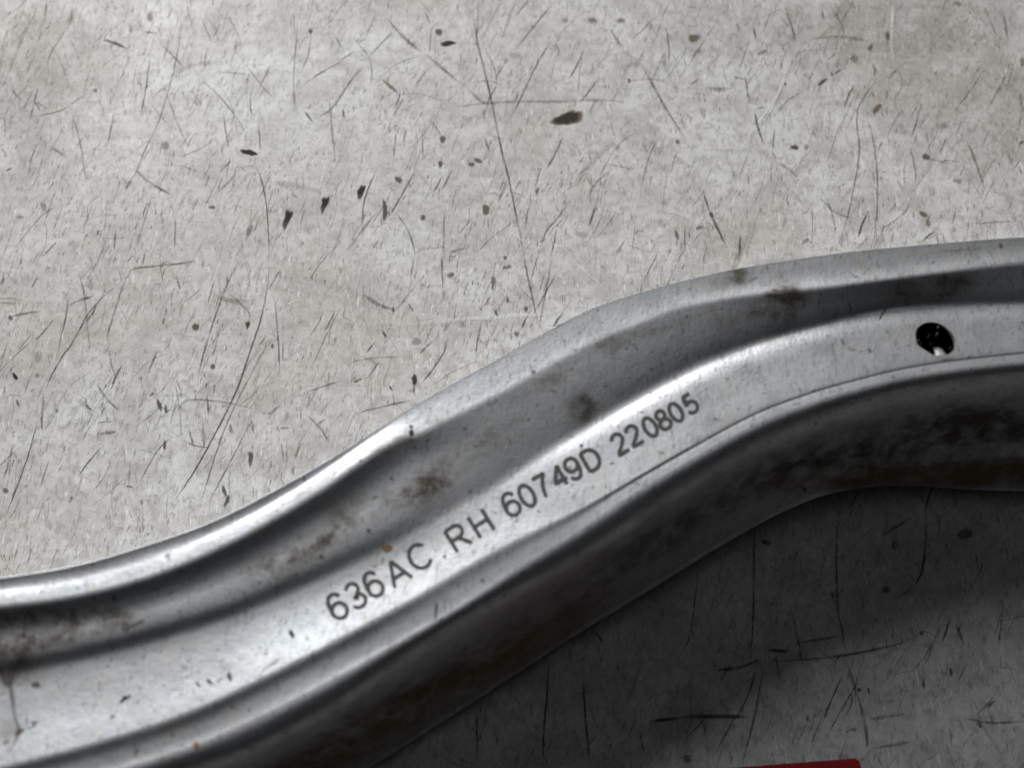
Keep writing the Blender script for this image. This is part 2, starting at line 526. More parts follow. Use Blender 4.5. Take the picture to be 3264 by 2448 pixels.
# many hairline scratches nobody could count
rv = []; rf = []; rc = []
def hair(n, x0, x1, y0, y1):
    k = 0
    while k < n:
        x = rnd.uniform(x0, x1); y = rnd.uniform(y0, y1)
        dens = 0.36+noise.noise(Vector((x*0.0035, y*0.0035, 3.0)))*1.2+noise.noise(Vector((x*0.012, y*0.012, 8.0)))*0.5
        if rnd.random() > dens: continue
        k += 1
        r = rnd.random()
        if r < 0.80: ang = R(rnd.gauss(66, 10))
        elif r < 0.92: ang = R(rnd.gauss(100, 14))
        else: ang = R(rnd.uniform(0, 180))
        L = min(190, 14+rnd.expovariate(1/32.0)); wd = rnd.uniform(2.2, 4.4)
        bend = rnd.uniform(-0.12, 0.12)*L
        dx, dy = math.cos(ang)*L/2, -math.sin(ang)*L/2
        pts = [(x-dx, y-dy), (x-dy/L*bend, y+dx/L*bend), (x+dx, y+dy)]
        q = rnd.random()
        if q < 0.16: c, a = WHITE, rnd.uniform(0.15, 0.5)
        elif q < 0.32: c, a = BROWN, rnd.uniform(0.2, 0.55)
        else: c, a = DARK, min(0.8, 0.08+rnd.expovariate(1/0.15))
        ribbon(pts, wd, a, c, z=0.00006+(k % 13)*0.000003, wob=0.3, step=max(9.0, L/4))
hair(8800, -300, 3560, -300, 2750)
hair(400, 1000, 3500, 1600, 2750)
for k in range(900):
    x = rnd.uniform(-200, 3460); y = rnd.uniform(-200, 2650); ang = R(rnd.gauss(68, 13) if rnd.random() < 0.72 else rnd.uniform(0, 180))
    L = rnd.uniform(50, 210); bend = rnd.uniform(-0.10, 0.10); dx, dy = math.cos(ang)*L/2, -math.sin(ang)*L/2
    q = rnd.random(); c = WHITE if q < 0.2 else (BROWN if q < 0.45 else DARK)
    ribbon([(x-dx, y-dy), (x-dy*bend*2, y+dx*bend*2), (x+dx, y+dy)], rnd.uniform(2.4, 5.0), rnd.uniform(0.12, 0.42), c, z=0.000055, step=14)
for pts, wd_, a_ in [([(-200, 350), (150, 150), (420, -150)], 520, .17), ([(-100, 700), (60, 420), (200, 100)], 300, .12), ([(2600, -100), (3000, 200), (3400, 500)], 620, .13), ([(2000, 60), (2500, 120), (3300, 60)], 240, .10), ([(500, 120), (900, 60), (1500, -40)], 220, .08)]:
    ribbon(pts, wd_, a_, (0.20, 0.15, 0.12), z=0.000045, step=30)        # greasy film rubbed into the paint
for k in range(60):      # broad rubbed smudges
    x = rnd.uniform(-200, 3460); y = rnd.uniform(-200, 2650); ang = R(rnd.uniform(0, 180)); L = rnd.uniform(60, 240)
    dx, dy = math.cos(ang)*L/2, -math.sin(ang)*L/2; b_ = rnd.uniform(-0.2, 0.2)
    ribbon([(x-dx, y-dy), (x-dy*b_, y+dx*b_), (x+dx, y+dy)], rnd.uniform(9, 26), rnd.uniform(0.10, 0.26), rnd.choice([GREY, BROWN, WHITE]), z=0.00005, step=14)
# specks
for k in range(1500):
    x = rnd.uniform(-200, 3460); y = rnd.uniform(-200, 2650)
    r = rnd.uniform(1.8, 4.2) if rnd.random() < 0.99 else rnd.uniform(4, 6)
    a = rnd.uniform(0.15, 0.6); ang = rnd.uniform(0.8, 1.6); e = rnd.uniform(1, 2.0)
    c = rnd.choice([DARK, DARK, BROWN, GREY]); b0 = len(rv)
    rv.append(at(x, y, 0.00011)); rc.append((*c, a))
    m = 7
    for j in range(m):
        t = j/m*math.tau; rr = r*rnd.uniform(0.7, 1.3); u, v = rr*e*math.cos(t), rr*math.sin(t)
        rv.append(at(x+u*math.cos(ang)-v*math.sin(ang), y-u*math.sin(ang)-v*math.cos(ang), 0.00011)); rc.append((*c, 0.0))
    for j in range(m): rf.append((b0, b0+1+j, b0+1+(j+1) % m))
o = mesh_obj('fine_scratches', rv, rf, M_SCR, table, colors=rc); o['kind'] = 'stuff'

# paint chips: shallow flakes missing from the paint. region, centre, size, turn, shape, colour, strength
CH = [(1, 1595, 975, 96, 36, 8, 'flat', BLACK, 1), (1, 2083, 1310, 70, 105, 10, 'tri', BLACK, .95), (1, 1845, 1405, 78, 120, 12, 'tri', BLACK, .9),
      (1, 1598, 1485, 56, 90, 14, 'tri', GREY, .9), (1, 962, 105, 36, 52, 0, 'oval', GREY, .75), (1, 1060, 932, 44, 50, 0, 'oval', GREY, .75),
      (1, 735, 275, 120, 26, 20, 'flat', DARK, .7), (1, 1988, 195, 24, 24, 0, 'oval', DARK, .9), (1, 365, 965, 90, 34, 30, 'flat', GREY, .7), (1, 1358, 1325, 40, 20, 0, 'flat', DARK, .7),
      (1, 125, 1387, 44, 18, 0, 'flat', GREY, .8), (1, 275, 1320, 34, 60, 10, 'oval', GREY, .6), (1, 610, 577, 26, 18, 0, 'oval', DARK, .6), (1, 1885, 1250, 40, 20, 20, 'flat', GREY, .7),
      (2, 640, 202, 40, 34, 0, 'oval', DARK, .95), (2, 702, 275, 84, 34, -8, 'wedge', BLACK, 1), (2, 328, 550, 92, 62, 35, 'oval', (0.17, 0.16, 0.10), .9),
      (2, 1450, 765, 175, 95, -8, 'wedge2', (0.022, 0.016, 0.008), 1), (2, 146, 1232, 62, 92, 8, 'tri', BLACK, .95), (2, 290, 1340, 40, 118, 0, 'cres', DARK, .85),
      (2, 380, 1150, 46, 30, 10, 'oval', DARK, .95), (2, 538, 1392, 30, 28, 0, 'oval', DARK, .95), (2, 664, 888, 32, 36, 0, 'oval', DARK, .9), (2, 652, 1052, 38, 44, 0, 'tri', DARK, .85),
      (2, 890, 1026, 44, 24, 10, 'oval', DARK, .9), (2, 850, 1050, 34, 22, 0, 'oval', DARK, .85), (2, 940, 1338, 42, 64, 5, 'oval', (0.09, 0.085, 0.04), .9), (2, 1270, 1220, 24, 36, -20, 'oval', DARK, .85),
      (2, 28, 725, 12, 44, 5, 'oval', DARK, .8), (2, 2170, 905, 22, 22, 0, 'oval', DARK, .9), (2, 1858, 515, 16, 24, 0, 'oval', DARK, .8), (2, 1130, 350, 70, 40, 0, 'oval', GREY, .4),
      (2, 1450, 125, 40, 24, 0, 'oval', GREY, .6), (2, 1625, 125, 50, 26, 0, 'oval', (0.12, .11, .06), .65), (2, 1808, 128, 46, 24, 0, 'oval', (0.12, .11, .06), .6), (2, 1555, 1500, 80, 30, 5, 'oval', GREY, .5), (2, 2165, 1500, 22, 50, 10, 'oval', DARK, .7),
      (3, 112, 516, 50, 28, -38, 'oval', DARK, .95), (3, 925, 518, 60, 44, -30, 'wedge', DARK, .9), (3, 1270, 690, 40, 50, -20, 'oval', (0.13, 0.085, 0.045), .9), (3, 745, 938, 48, 26, 0, 'flat', DARK, .95),
      (3, 1585, 998, 42, 30, 0, 'oval', (0.07, 0.07, 0.07), .85), (3, 100, 242, 60, 44, 0, 'oval', (0.11, 0.085, 0.05), .85), (3, 1128, 370, 46, 38, 0, 'oval', GREY, .8), (3, 1790, 1155, 54, 26, 5, 'oval', GREY, .75),
      (3, 815, 1535, 40, 30, -20, 'oval', GREY, .85), (3, 1568, 1365, 50, 30, 15, 'oval', (0.1, 0.08, 0.04), .85), (3, 1600, 1420, 26, 40, 0, 'oval', (0.13, 0.11, 0.06), .6), (3, 1230, 300, 26, 40, -15, 'oval', DARK, .8),
      (3, 1340, 225, 24, 50, 0, 'oval', DARK, .75), (3, 1020, 455, 44, 22, -30, 'oval', DARK, .8), (3, 985, 470, 14, 24, 0, 'oval', DARK, .8), (3, 212, 1368, 26, 26, 0, 'oval', DARK, .9), (3, 1785, 18, 40, 26, 0, 'oval', GREY, .8),
      (3, 140, 1450, 46, 22, -10, 'oval', DARK, .7), (3, 1700, 795, 36, 36, 0, 'oval', GREY, .6), (3, 540, 330, 60, 24, -20, 'oval', (0.12, .1, .06), .6), (3, 820, 935, 22, 28, 0, 'oval', GREY, .8), (3, 2200, 390, 26, 60, 0, 'oval', (0.12, .1, .05), .6),
      (4, 1245, 460, 38, 34, 0, 'oval', (0.07, 0.06, 0.03), .9), (4, 1580, 450, 38, 42, 0, 'tri', (0.04, 0.03, 0.012), .95), (4, 96, 778, 26, 56, 20, 'wedge', BLACK, 1), (4, 1015, 960, 26, 64, 12, 'oval', DARK, .95),
      (4, 1055, 985, 16, 46, 0, 'oval', DARK, .85), (4, 1600, 1305, 40, 92, 0, 'tri', DARK, .9), (4, 1428, 1505, 24, 60, 10, 'oval', DARK, .95), (4, 1443, 1570, 40, 70, -20, 'cres', DARK, .85),
      (4, 1355, 715, 24, 30, 0, 'oval', DARK, .85), (4, 1470, 1110, 20, 50, 5, 'oval', GREY, .9), (4, 236, 770, 20, 20, 0, 'oval', GREY, .85), (4, 65, 402, 26, 26, 0, 'oval', DARK, .85), (4, 360, 995, 22, 24, 0, 'oval', GREY, .85),
      (4, 110, 945, 16, 34, 10, 'oval', DARK, .75), (4, 570, 195, 44, 50, 0, 'oval', GREY, .45), (4, 35, 1505, 34, 24, 0, 'oval', DARK, .8), (4, 240, 650, 50, 60, 0, 'oval', GREY, .4), (4, 1150, 895, 30, 26, 0, 'oval', GREY, .5),
      (5, 482, 797, 28, 62, 0, 'oval', BLACK, .95), (5, 712, 130, 36, 28, -15, 'oval', DARK, .85), (5, 290, 508, 22, 34, 20, 'oval', DARK, .9), (5, 492, 552, 56, 44, 0, 'oval', GREY, .7),
      (5, 330, 850, 16, 26, 20, 'oval', DARK, .85), (5, 1075, 80, 46, 20, -8, 'oval', DARK, .7), (5, 1058, 20, 18, 18, 0, 'oval', DARK, .9), (5, 985, 180, 40, 80, 0, 'tri', (0.15, 0.13, 0.09), .7),
      (5, 1000, 372, 20, 34, 15, 'oval', DARK, .85), (5, 1130, 505, 22, 26, 0, 'oval', DARK, .7), (5, 1075, 290, 18, 30, 0, 'oval', DARK, .75), (5, 345, 350, 18, 24, 0, 'oval', DARK, .8), (5, 1190, 345, 20, 26, 0, 'oval', DARK, .8),
      (9, 1745, 1050, 22, 44, 8, 'oval', DARK, .9), (9, 2000, 1250, 40, 34, -30, 'oval', DARK, .85), (9, 1570, 1120, 18, 50, 0, 'oval', DARK, .8), (9, 1930, 1380, 20, 36, 10, 'oval', DARK, .85),
      (9, 1160, 1160, 22, 24, 0, 'oval', DARK, .9), (9, 1220, 1165, 14, 36, 12, 'oval', DARK, .85), (9, 1560, 795, 28, 30, 0, 'oval', DARK, .6), (9, 1830, 165, 90, 60, 0, 'oval', DARK, .6), (9, 565, 220, 50, 30, 10, 'oval', DARK, .8),
      (9, 1330, 520, 50, 36, 0, 'oval', DARK, .6), (9, 60, 1600, 50, 50, 0, 'oval', DARK, .6), (9, 830, 1340, 20, 40, 0, 'oval', DARK, .6), (9, 1380, 240, 30, 50, 0, 'oval', DARK, .6)]
def outline(shape, n=22):
    out = []
    for j in range(n):
        t = j/n*math.tau; x, y = math.cos(t), math.sin(t)
        if shape == 'tri':      # broad at the top, running out to a point below
            k = (1-y)/2; x = x*(1-0.85*k**0.8)-0.35*k; y = y-0.18*max(0.0, y)*math.cos(x*3)
        elif shape == 'wedge': x, y = x, y*(0.35+0.65*(1-(x+1)/2))
        elif shape == 'wedge2':
            y = y*(0.18+0.82*((x+1)/2)**1.2)
            if y > 0: y *= 1.35
        elif shape == 'cres': x = x*0.6+0.5*(1-y*y)-0.25
        elif shape == 'flat': y = y*(0.8+0.2*math.sin(x*5))
        out.append((x, y))
    return out
def patch(name, cx, cy, sx, sy, turn, shape, colr, al, z, mat, parent, place=None, soft=0.8, jag=0.16):
    ol = outline(shape); V = []; CC = []; F = []; n = len(ol); a = R(turn); ca, sa = math.cos(a), math.sin(a); ph = rnd.random()*90
    if shape == 'tri': a = -a; ca, sa = math.cos(a), math.sin(a)
    def cl(y, rr):
        if shape == 'tri': k = max(0.0, min(1.0, -0.1-y*0.9)); return tuple(lerp(p, q, k*0.75) for p, q in zip(colr, GREY))
        if shape == 'wedge2' and rr > 0.9: return (0.11, 0.085, 0.05)
        return colr
    def pt(x, y):
        X = cx+x*ca*sx/2-y*sa*sy/2; Y = cy+x*sa*sx/2-y*ca*sy/2
        return place(X, Y) if place else at(X, Y, z)
    V.append(pt(0, 0)); CC.append((*colr, al))
    for rr, av in ((soft, al), (1.0, al*0.75), (1.22, 0.0)):
        for j, (x, y) in enumerate(ol):
            q = rr*(1+jag*noise.noise(Vector((x*2.2, y*2.2, ph)))+jag*0.9*noise.noise(Vector((x*6, y*6, ph))))
            V.append(pt(x*q, y*q)); CC.append((*cl(y, rr), av))
    for j in range(n):
        k = (j+1) % n
        F.append((0, 1+j, 1+k))
        for ring in range(2):
            b0 = 1+ring*n; F.append((b0+j, b0+n+j, b0+n+k, b0+k))
    return mesh_obj(name, V, F, mat, parent, colors=CC)
for i, (rg, x, y, sx, sy, tn, sh, c, al) in enumerate(CH):
    ox, oy, sc = REG[rg]
    patch('paint_chip', ox+x/sc, oy+y/sc, sx/sc*1.05, sy/sc*1.05, tn, sh, c, al*(0.55 if c is GREY else (0.8 if sh == 'oval' else 1)), 0.00013+(i % 5)*0.000004, M_CHIP, table, jag=0.36)

# ------------------------------------------------------------------ steel arm
arm = bpy.data.objects.new('steel_arm', None); COL.objects.link(arm); arm.empty_display_size = 0.02
arm['label'] = 'curved bare steel arm with an oval hole, engraved 636AC RH 60749D 220805, across the table'
arm['category'] = 'bracket'
CU = {
 'A': [(-700, 1885), (-350, 1858), (0, 1822), (250, 1780), (449, 1722), (649, 1652), (850, 1555), (1090, 1427), (1330, 1280), (1580, 1140), (1830, 1003), (1960, 950), (2080, 915), (2180, 888), (2382, 845), (2659, 803), (2936, 775), (3264, 750), (3600, 738), (3950, 735)],
 'B': [(-700, 1990), (-350, 1972), (0, 1940), (250, 1906), (499, 1838), (748, 1730), (1000, 1585), (1180, 1462), (1285, 1402), (1325, 1394), (1400, 1358), (1580, 1268), (1830, 1130), (1960, 1068), (2080, 1020), (2180, 985), (2382, 947), (2659, 917), (2936, 881), (3264, 842), (3600, 828), (3950, 824)],
 'C': [(-700, 2270), (-350, 2215), (0, 2152), (250, 2102), (499, 2038), (748, 1960), (998, 1855), (1180, 1770), (1330, 1690), (1480, 1600), (1580, 1545), (1730, 1445), (1930, 1325), (2180, 1187), (2382, 1103), (2548, 1053), (2770, 997), (2936, 975), (3264, 966), (3600, 968), (3950, 980)],
 'D': [(-700, 2595), (-350, 2525), (50, 2438), (349, 2358), (599, 2274), (848, 2159), (1100, 2030), (1330, 1904), (1579, 1760), (1829, 1635), (1980, 1550), (2160, 1446), (2382, 1324), (2548, 1258), (2715, 1208), (2936, 1158), (3264, 1119), (3600, 1100), (3950, 1095)],
 'E': [(-700, 2760), (-350, 2700), (0, 2625), (300, 2550), (649, 2448), (848, 2368), (1090, 2235), (1330, 2079), (1579, 1929), (1829, 1790), (2000, 1680), (2160, 1575), (2382, 1446), (2548, 1368), (2715, 1308), (2936, 1252), (3264, 1208), (3600, 1195), (3950, 1195)],
 'F': [(-700, 3020), (-350, 2960), (0, 2890), (400, 2780), (800, 2620), (1150, 2448), (1330, 2338), (1579, 2178), (1829, 2014), (2078, 1862), (2200, 1785), (2360, 1690), (2520, 1607), (2700, 1540), (2881, 1493), (3047, 1463), (3264, 1450), (3600, 1460), (3950, 1480)],
}
CD = {k: np.array(catmull(v, 10)) for k, v in CU.items()}
def cy(k, x): return float(np.interp(x, CD[k][:, 0], CD[k][:, 1]))
def lerp(a, b, t): return a+(b-a)*t
def sstep(x, a, b):
    t = max(0.0, min(1.0, (x-a)/(b-a))); return t*t*(3-2*t)
xs = np.linspace(-560, 3760, 300)
stations = []
for x in xs:
    sl = (cy('C', x+150)-cy('C', x-150))/300.0
    sl = 0.6*sl+0.4*(cy('D', x+250)-cy('D', x-250))/500.0
    L = math.hypot(1, sl); n = (-sl/L, 1/L)
    P0 = (x, cy('C', x)); row = {}
    for k in 'ABCDEF':
        lo, hi = -700, 1100
        f = lambda t: (P0[1]+t*n[1])-cy(k, P0[0]+t*n[0])
        for _ in range(40):
            mid = (lo+hi)/2
            if f(mid) > 0: hi = mid
            else: lo = mid
        t = (lo+hi)/2; row[k] = t
    stations.append((x, P0, n, row))
loft = []; pix = []
for x, P0, n, r in stations:
    rt = sstep(x, 1250, 2100)                # 0 = left half, 1 = right half
    W = lerp(0.0370, 0.0400, sstep(x, 0, 3000))
    wv = 0.0002*math.sin(x*0.012)
    tA, tB, tC, tD, tE, tF = (r[k] for k in 'ABCDEF')
    wd = lerp(78, 17, sstep(x, 1300, 1950))
    lowF = lerp(0.003, 0.013, sstep(x, 0, 2600))
    g = 105*sstep(x, 2380, 3250)+14
    kink = math.exp(-((x-1330)/150)**2)
    dC = lerp(0.0022, 0.0009, sstep(x, 300, 2400))      # the web leans back, less so to the right
    hB = dC-lerp(0.0030, 0.0015, sstep(x, 1100, 1800))
    fl = lerp(0.0006, -0.0002, sstep(x, 700, 2500))
    gd = lerp(0.0006, 0.00010, sstep(x, 900, 1750))
    dip = 0.0011*rt
    ft = [
      (tA, W-hB-fl+lerp(0.0006, -0.0001, sstep(x, 900, 1500)), 0.45),
      (tA+lerp(46, 14, sstep(x, 900, 1500)), W-hB-fl-0.0002, 0.5),
      (tB-42, W-hB-0.0001-fl*0.3, 0.45),
      (tB-4, W-hB+0.0001+0.0003*kink+0.00055*sstep(x, 2100, 2700), lerp(0.30, 0.20, rt)),
      (lerp(tB, tC, lerp(0.28, 0.40, rt)), W-hB-lerp(0.0019, 0.0006, sstep(x, 1100, 1800)), 0.42),
      (lerp(tB, tC, lerp(0.74, 0.72, rt)), W-dC+lerp(0.0013, 0.0000, sstep(x, 1100, 1800)), 0.42),
      (tC, W-dC-dip, 0.3),
      (tC+45, W-dC-dip*0.1, 0.4),
      (lerp(tC, tD, 0.55), W-dC*0.66, 0.45),
      (tD, W+0.0001, lerp(0.28, 0.40, rt)),
      (tD+wd*0.5, W-gd, 0.4),
      (tD+wd, W-gd*1.1 if rt < 0.5 else W-lerp(gd*1.1, 0.0, rt*2-1), 0.4),
      (lerp(tD+wd, tE, 0.42), W-lerp(0.00022, -0.00025, rt), 0.48),
      (tE-6, W-0.0020, 0.49),
      (tE+(tF-tE)*0.17, W-0.0062, 0.48),
      (tE+(tF-tE)*0.42, W-0.0140, 0.4),
      (tF, lowF, 0.12),
      (tF+g, lowF-lerp(0.0012, 0.006, sstep(x, 2380, 3250)), 0.3),
      (tF+g-6, lowF-lerp(0.002, 0.009, sstep(x, 2380, 3250)), 0),
    ]
    pp = []
    for t, z, fr in ft:
        px, py = P0[0]+t*n[0], P0[1]+t*n[1]
        pp.append((np.array(at(px, py, z)), np.array((px, py)), fr))
    foot = pp[0][0].copy(); foot[2] = 0.0012; foot[1] -= 0.006      # added back wall, out of view, keeps light from under the arm
    pp.insert(0, (foot, pp[0][1].copy(), 0.0))
    V = []; Q = []
    m = len(pp)
    V.append(pp[0][0]); Q.append(pp[0][1])
    for i in range(1, m-1):
        p, q, fr = pp[i]
        L0 = np.linalg.norm(p-pp[i-1][0]); L1 = np.linalg.norm(pp[i+1][0]-p)
        d = fr*min(L0, L1) if fr < 0.4 else None
        f0 = (d/L0) if d is not None else fr; f1 = (d/L1) if d is not None else fr
        a = p+(pp[i-1][0]-p)*f0; c = p+(pp[i+1][0]-p)*f1
        qa = q+(pp[i-1][1]-q)*f0; qc = q+(pp[i+1][1]-q)*f1
        if i > 1:
            pa, pq = V[-1], Q[-1]
            for s in (0.33, 0.66): V.append(lerp(pa, a, s)); Q.append(lerp(pq, qa, s))
        for s in (0, .2, .4, .6, .8, 1.0):
            V.append(a*(1-s)**2+p*2*s*(1-s)+c*s*s); Q.append(qa*(1-s)**2+q*2*s*(1-s)+qc*s*s)
    V.append(pp[-1][0]); Q.append(pp[-1][1])
    loft.append(V); pix.append(Q)
NR = len(loft[0]); verts = [v for row in loft for v in row]; pixs = [q for row in pix for q in row]
faces = []
for i in range(len(loft)-1):
    for j in range(NR-1):
        a_, b_, c_, d_ = i*NR+j, (i+1)*NR+j, (i+1)*NR+j+1, i*NR+j+1
        faces += [(a_, b_, c_), (a_, c_, d_)]
# smudges and painted shade: centre, radii, turn, strength, channel (0 dark, 1 brown)
BL = [(60, 2010, 190, 75, -10, 1.0, 0), (260, 1990, 200, 45, -10, .8, 0), (20, 2140, 110, 60, 0, .6, 0), (1860, 1290, 42, 50, 20, .8, 0), (1850, 1340, 50, 50, 0, .3, 0),
      (2500, 985, 55, 85, 10, .8, 0), (2470, 960, 120, 35, -10, .5, 0), (2930, 925, 130, 42, -5, 1.0, 0), (3050, 900, 120, 40, 0, .4, 0), (2340, 1010, 150, 40, -15, .45, 0),
      (2080, 1055, 130, 26, -20, .55, 0), (1950, 1090, 60, 40, -20, .6, 0), (1700, 1240, 130, 30, -28, .55, 0), (1480, 1480, 160, 50, -30, .45, 0), (1340, 1560, 110, 60, -30, .55, 0),
      (1130, 1640, 160, 60, -30, .5, 0), (950, 1760, 150, 50, -27, .55, 0), (720, 1850, 160, 40, -20, .35, 0), (1250, 1430, 160, 26, -30, .6, 0), (2300, 890, 80, 40, -10, .45, 0), (2370, 880, 40, 35, 0, .5, 0),
      (710, 2140, 50, 32, -10, .42, 0), (30, 2330, 40, 120, 10, .35, 0), (2600, 850, 180, 40, -8, .3, 0), (3050, 800, 180, 40, -4, .3, 0), (1700, 2050, 200, 60, -30, .3, 1), (1250, 2330, 200, 60, -30, .2, 1),
      (2200, 1660, 220, 60, -30, .3, 0), (2700, 1420, 250, 50, -14, .5, 0), (3150, 1340, 250, 60, -4, .7, 0), (2400, 1560, 150, 50, -25, .3, 0), (1600, 1360, 120, 22, -30, .3, 0), (2740, 1025, 22, 30, 0, .35, 0),
      (1000, 2420, 420, 70, -30, .6, 0), (1500, 2120, 420, 60, -31, .5, 0), (2000, 1780, 300, 60, -33, .35, 0), (2900, 1440, 400, 40, -6, .5, 0), (3050, 1510, 450, 38, -3, 1.0, 0), (3050, 1515, 450, 38, -3, .8, 1), (1000, 2440, 420, 70, -30, .3, 1), (1500, 2150, 420, 60, -31, .4, 1)]  # lower wall and the strip below it: shade painted into the steel
cols = []
for q in pixs:
    g = [0.0, 0.0]
    for cx, cyy, rx, ry, tn, s, ch in BL:
        dx, dy = q[0]-cx, q[1]-cyy
        if abs(dx) > 3*max(rx, ry) or abs(dy) > 3*max(rx, ry): continue
        a = R(tn); u = (dx*math.cos(a)+dy*math.sin(a))/rx; v = (-dx*math.sin(a)+dy*math.cos(a))/ry
        g[ch] += 1.3*s*math.exp(-(u*u+v*v)**1.5*0.7)
    if len(cols) % NR < 4: g[0] += 0.75          # dark contact line painted along the cut edge
    cols.append((min(1, g[0]), min(1, g[1]), 0, 1))
body = mesh_obj('pressed_body', verts, faces, M_STEEL, arm, smooth=True, colors=cols)
bvh = BVHTree.FromPolygons([Vector(v) for v in verts], faces)
# orientation check
if body.data.polygons[(len(loft)//2)*(NR-1)*2+NR].normal.z < 0: body.data.flip_normals()
def on_arm(px, py, off=0.00004):
    d = ray(px, py); h = bvh.ray_cast(cam_loc, d)
    if h[0] is None: return at(px, py, 0.03)
    nn = h[1] if h[1].z > 0 else -h[1]
    return h[0]+nn*off

# the oval hole, flattened on its lower left, punched through the web
def hole_outline(grow=1.0):
    pts = []
    for x, y in [(-330, -40), (-300, -150), (-215, -225), (-110, -262), (10, -258), (130, -215), (235, -135), (320, -30), (362, 60), (372, 150), (330, 235), (250, 300), (180, 322), (90, 318), (0, 318), (-40, 305), (-130, 250), (-230, 185), (-300, 120)]:
        pts.append((2980+(x-10)/5.53*grow, 1080+(y-30)/5.53*grow))
    P = catmull(pts+[pts[0]], 5); return [tuple(p) for p in P[:-1]]
hp = hole_outline(1.0)
ctr = on_arm(2980, 1080)
def inside(p, poly):
    c = False; n = len(poly); j = n-1
    for i in range(n):
        if (poly[i][1] > p[1]) != (poly[j][1] > p[1]) and p[0] < (poly[j][0]-poly[i][0])*(p[1]-poly[i][1])/(poly[j][1]-poly[i][1])+poly[i][0]: c = not c
        j = i
    return c
from mathutils.geometry import delaunay_2d_cdt
grown = [(2980+(x-2980)*1.34, 1080+(y-1080)*1.34) for x, y in hp]
cutf = [f for f in faces if any(inside(pixs[k], grown) for k in f)]
cs_ = set(cutf); keep = [f for f in faces if f not in cs_]
ec = {}
for f in cutf:
    for i in range(3):
        e = (f[i], f[(i+1) % 3]); ec[e] = 1
bd = [e for e in ec if (e[1], e[0]) not in ec]
nxt = dict(bd); loop = [bd[0][0]]
while nxt[loop[-1]] != loop[0]: loop.append(nxt[loop[-1]])
outer = [tuple(pixs[k]) for k in loop]
ring = [(2980+(x-2980)*1.10, 1080+(y-1080)*1.10) for x, y in hp]
pts2 = outer+ring+hp; no = len(outer); nr_ = len(ring)
edges = [(i, (i+1) % no) for i in range(no)]+[(no+nr_+i, no+nr_+(i+1) % len(hp)) for i in range(len(hp))]
vo, eo, fo, ov, oe, of = delaunay_2d_cdt([Vector(p) for p in pts2], edges, [], 0, 1e-4)
idx = []
for k, v in enumerate(vo):
    src = ov[k][0] if ov[k] else -1
    if 0 <= src < no: idx.append(loop[src])
    else:
        idx.append(len(verts)); verts.append(np.array(on_arm(v.x, v.y, 0.0))); cols.append((0.05 if src < no+nr_ else 1.0, 0.05, 0, 1))  # hole edge coloured dark to shade its bright rim
for f in fo:
    c = sum((vo[k] for k in f), Vector((0, 0)))/len(f)
    if inside(c, outer) and not inside(c, hp): keep.append(tuple(idx[k] for k in f))
# normals of the smooth loft, carried over to the part that was rebuilt round the hole
nv0 = len(loft)*NR
VA = np.array([tuple(v) for v in verts], float); FA = np.array(faces)
fn = np.cross(VA[FA[:, 1]]-VA[FA[:, 0]], VA[FA[:, 2]]-VA[FA[:, 0]])
fn *= np.sign(fn[:, 2].sum())
VN = np.zeros_like(VA)
for k in range(3): np.add.at(VN, FA[:, k], fn)
flip = np.cross(VA[FA[0, 1]]-VA[FA[0, 0]], VA[FA[0, 2]]-VA[FA[0, 0]])
for i in range(nv0, len(verts)):
    d = (Vector(verts[i])-cam_loc).normalized(); h = bvh.ray_cast(cam_loc, d)
    tri = faces[h[2]]; ws = [1/(1e-6+(Vector(verts[k])-h[0]).length) for k in tri]
    VN[i] = sum(VN[k]/np.linalg.norm(VN[k])*w_ for k, w_ in zip(tri, ws))
VN /= np.maximum(np.linalg.norm(VN, axis=1, keepdims=True), 1e-12)
s0 = np.cross(VA[FA[:, 1]]-VA[FA[:, 0]], VA[FA[:, 2]]-VA[FA[:, 0]])[:, 2].sum()
tris = []
for f in keep:
    f = tuple(f); n_ = np.cross(VA[f[1]]-VA[f[0]], VA[f[2]]-VA[f[0]])
    if np.dot(n_, VN[f[0]]+VN[f[1]]+VN[f[2]]) < 0: f = f[::-1]
    tris.append(f)
# wall of the punched hole
rimv = [on_arm(x, y, 0.0) for x, y in hp]; k0 = len(verts); cen = sum(rimv, Vector((0, 0, 0)))/len(rimv)
for p in rimv:
    inw = (p-cen); inw.z = 0; inw.normalize()
    verts.append(np.array(p)); verts.append(np.array(p+inw*0.0002-Vector((0, 0, 0.0012))))
    cols.extend([(1.0, 0.3, 0, 1)]*2)  # shade painted on the hole wall
    VN = np.vstack([VN, -np.array(inw), -np.array(inw)])
m_ = len(rimv)
for i in range(m_):
    j = (i+1) % m_
    q = (k0+2*i, k0+2*j, k0+2*j+1, k0+2*i+1)
    n_ = (Vector(verts[q[1]])-Vector(verts[q[0]])).cross(Vector(verts[q[2]])-Vector(verts[q[0]]))
    if n_.dot(Vector(VN[q[0]])) < 0: q = q[::-1]
    tris.append(q)
used = sorted({k for f in tris for k in f}); rm = {k: i for i, k in enumerate(used)}
o_old = [o for o in arm.children if o.name == 'pressed_body'][0]; old = o_old.data
bpy.data.objects.remove(o_old); bpy.data.meshes.remove(old)
body = mesh_obj('pressed_body', [verts[k] for k in used], [tuple(rm[k] for k in f) for f in tris], M_STEEL, arm, smooth=True, colors=[cols[k] for k in used])
body.data.normals_split_custom_set_from_vertices([tuple(VN[k]) for k in used])

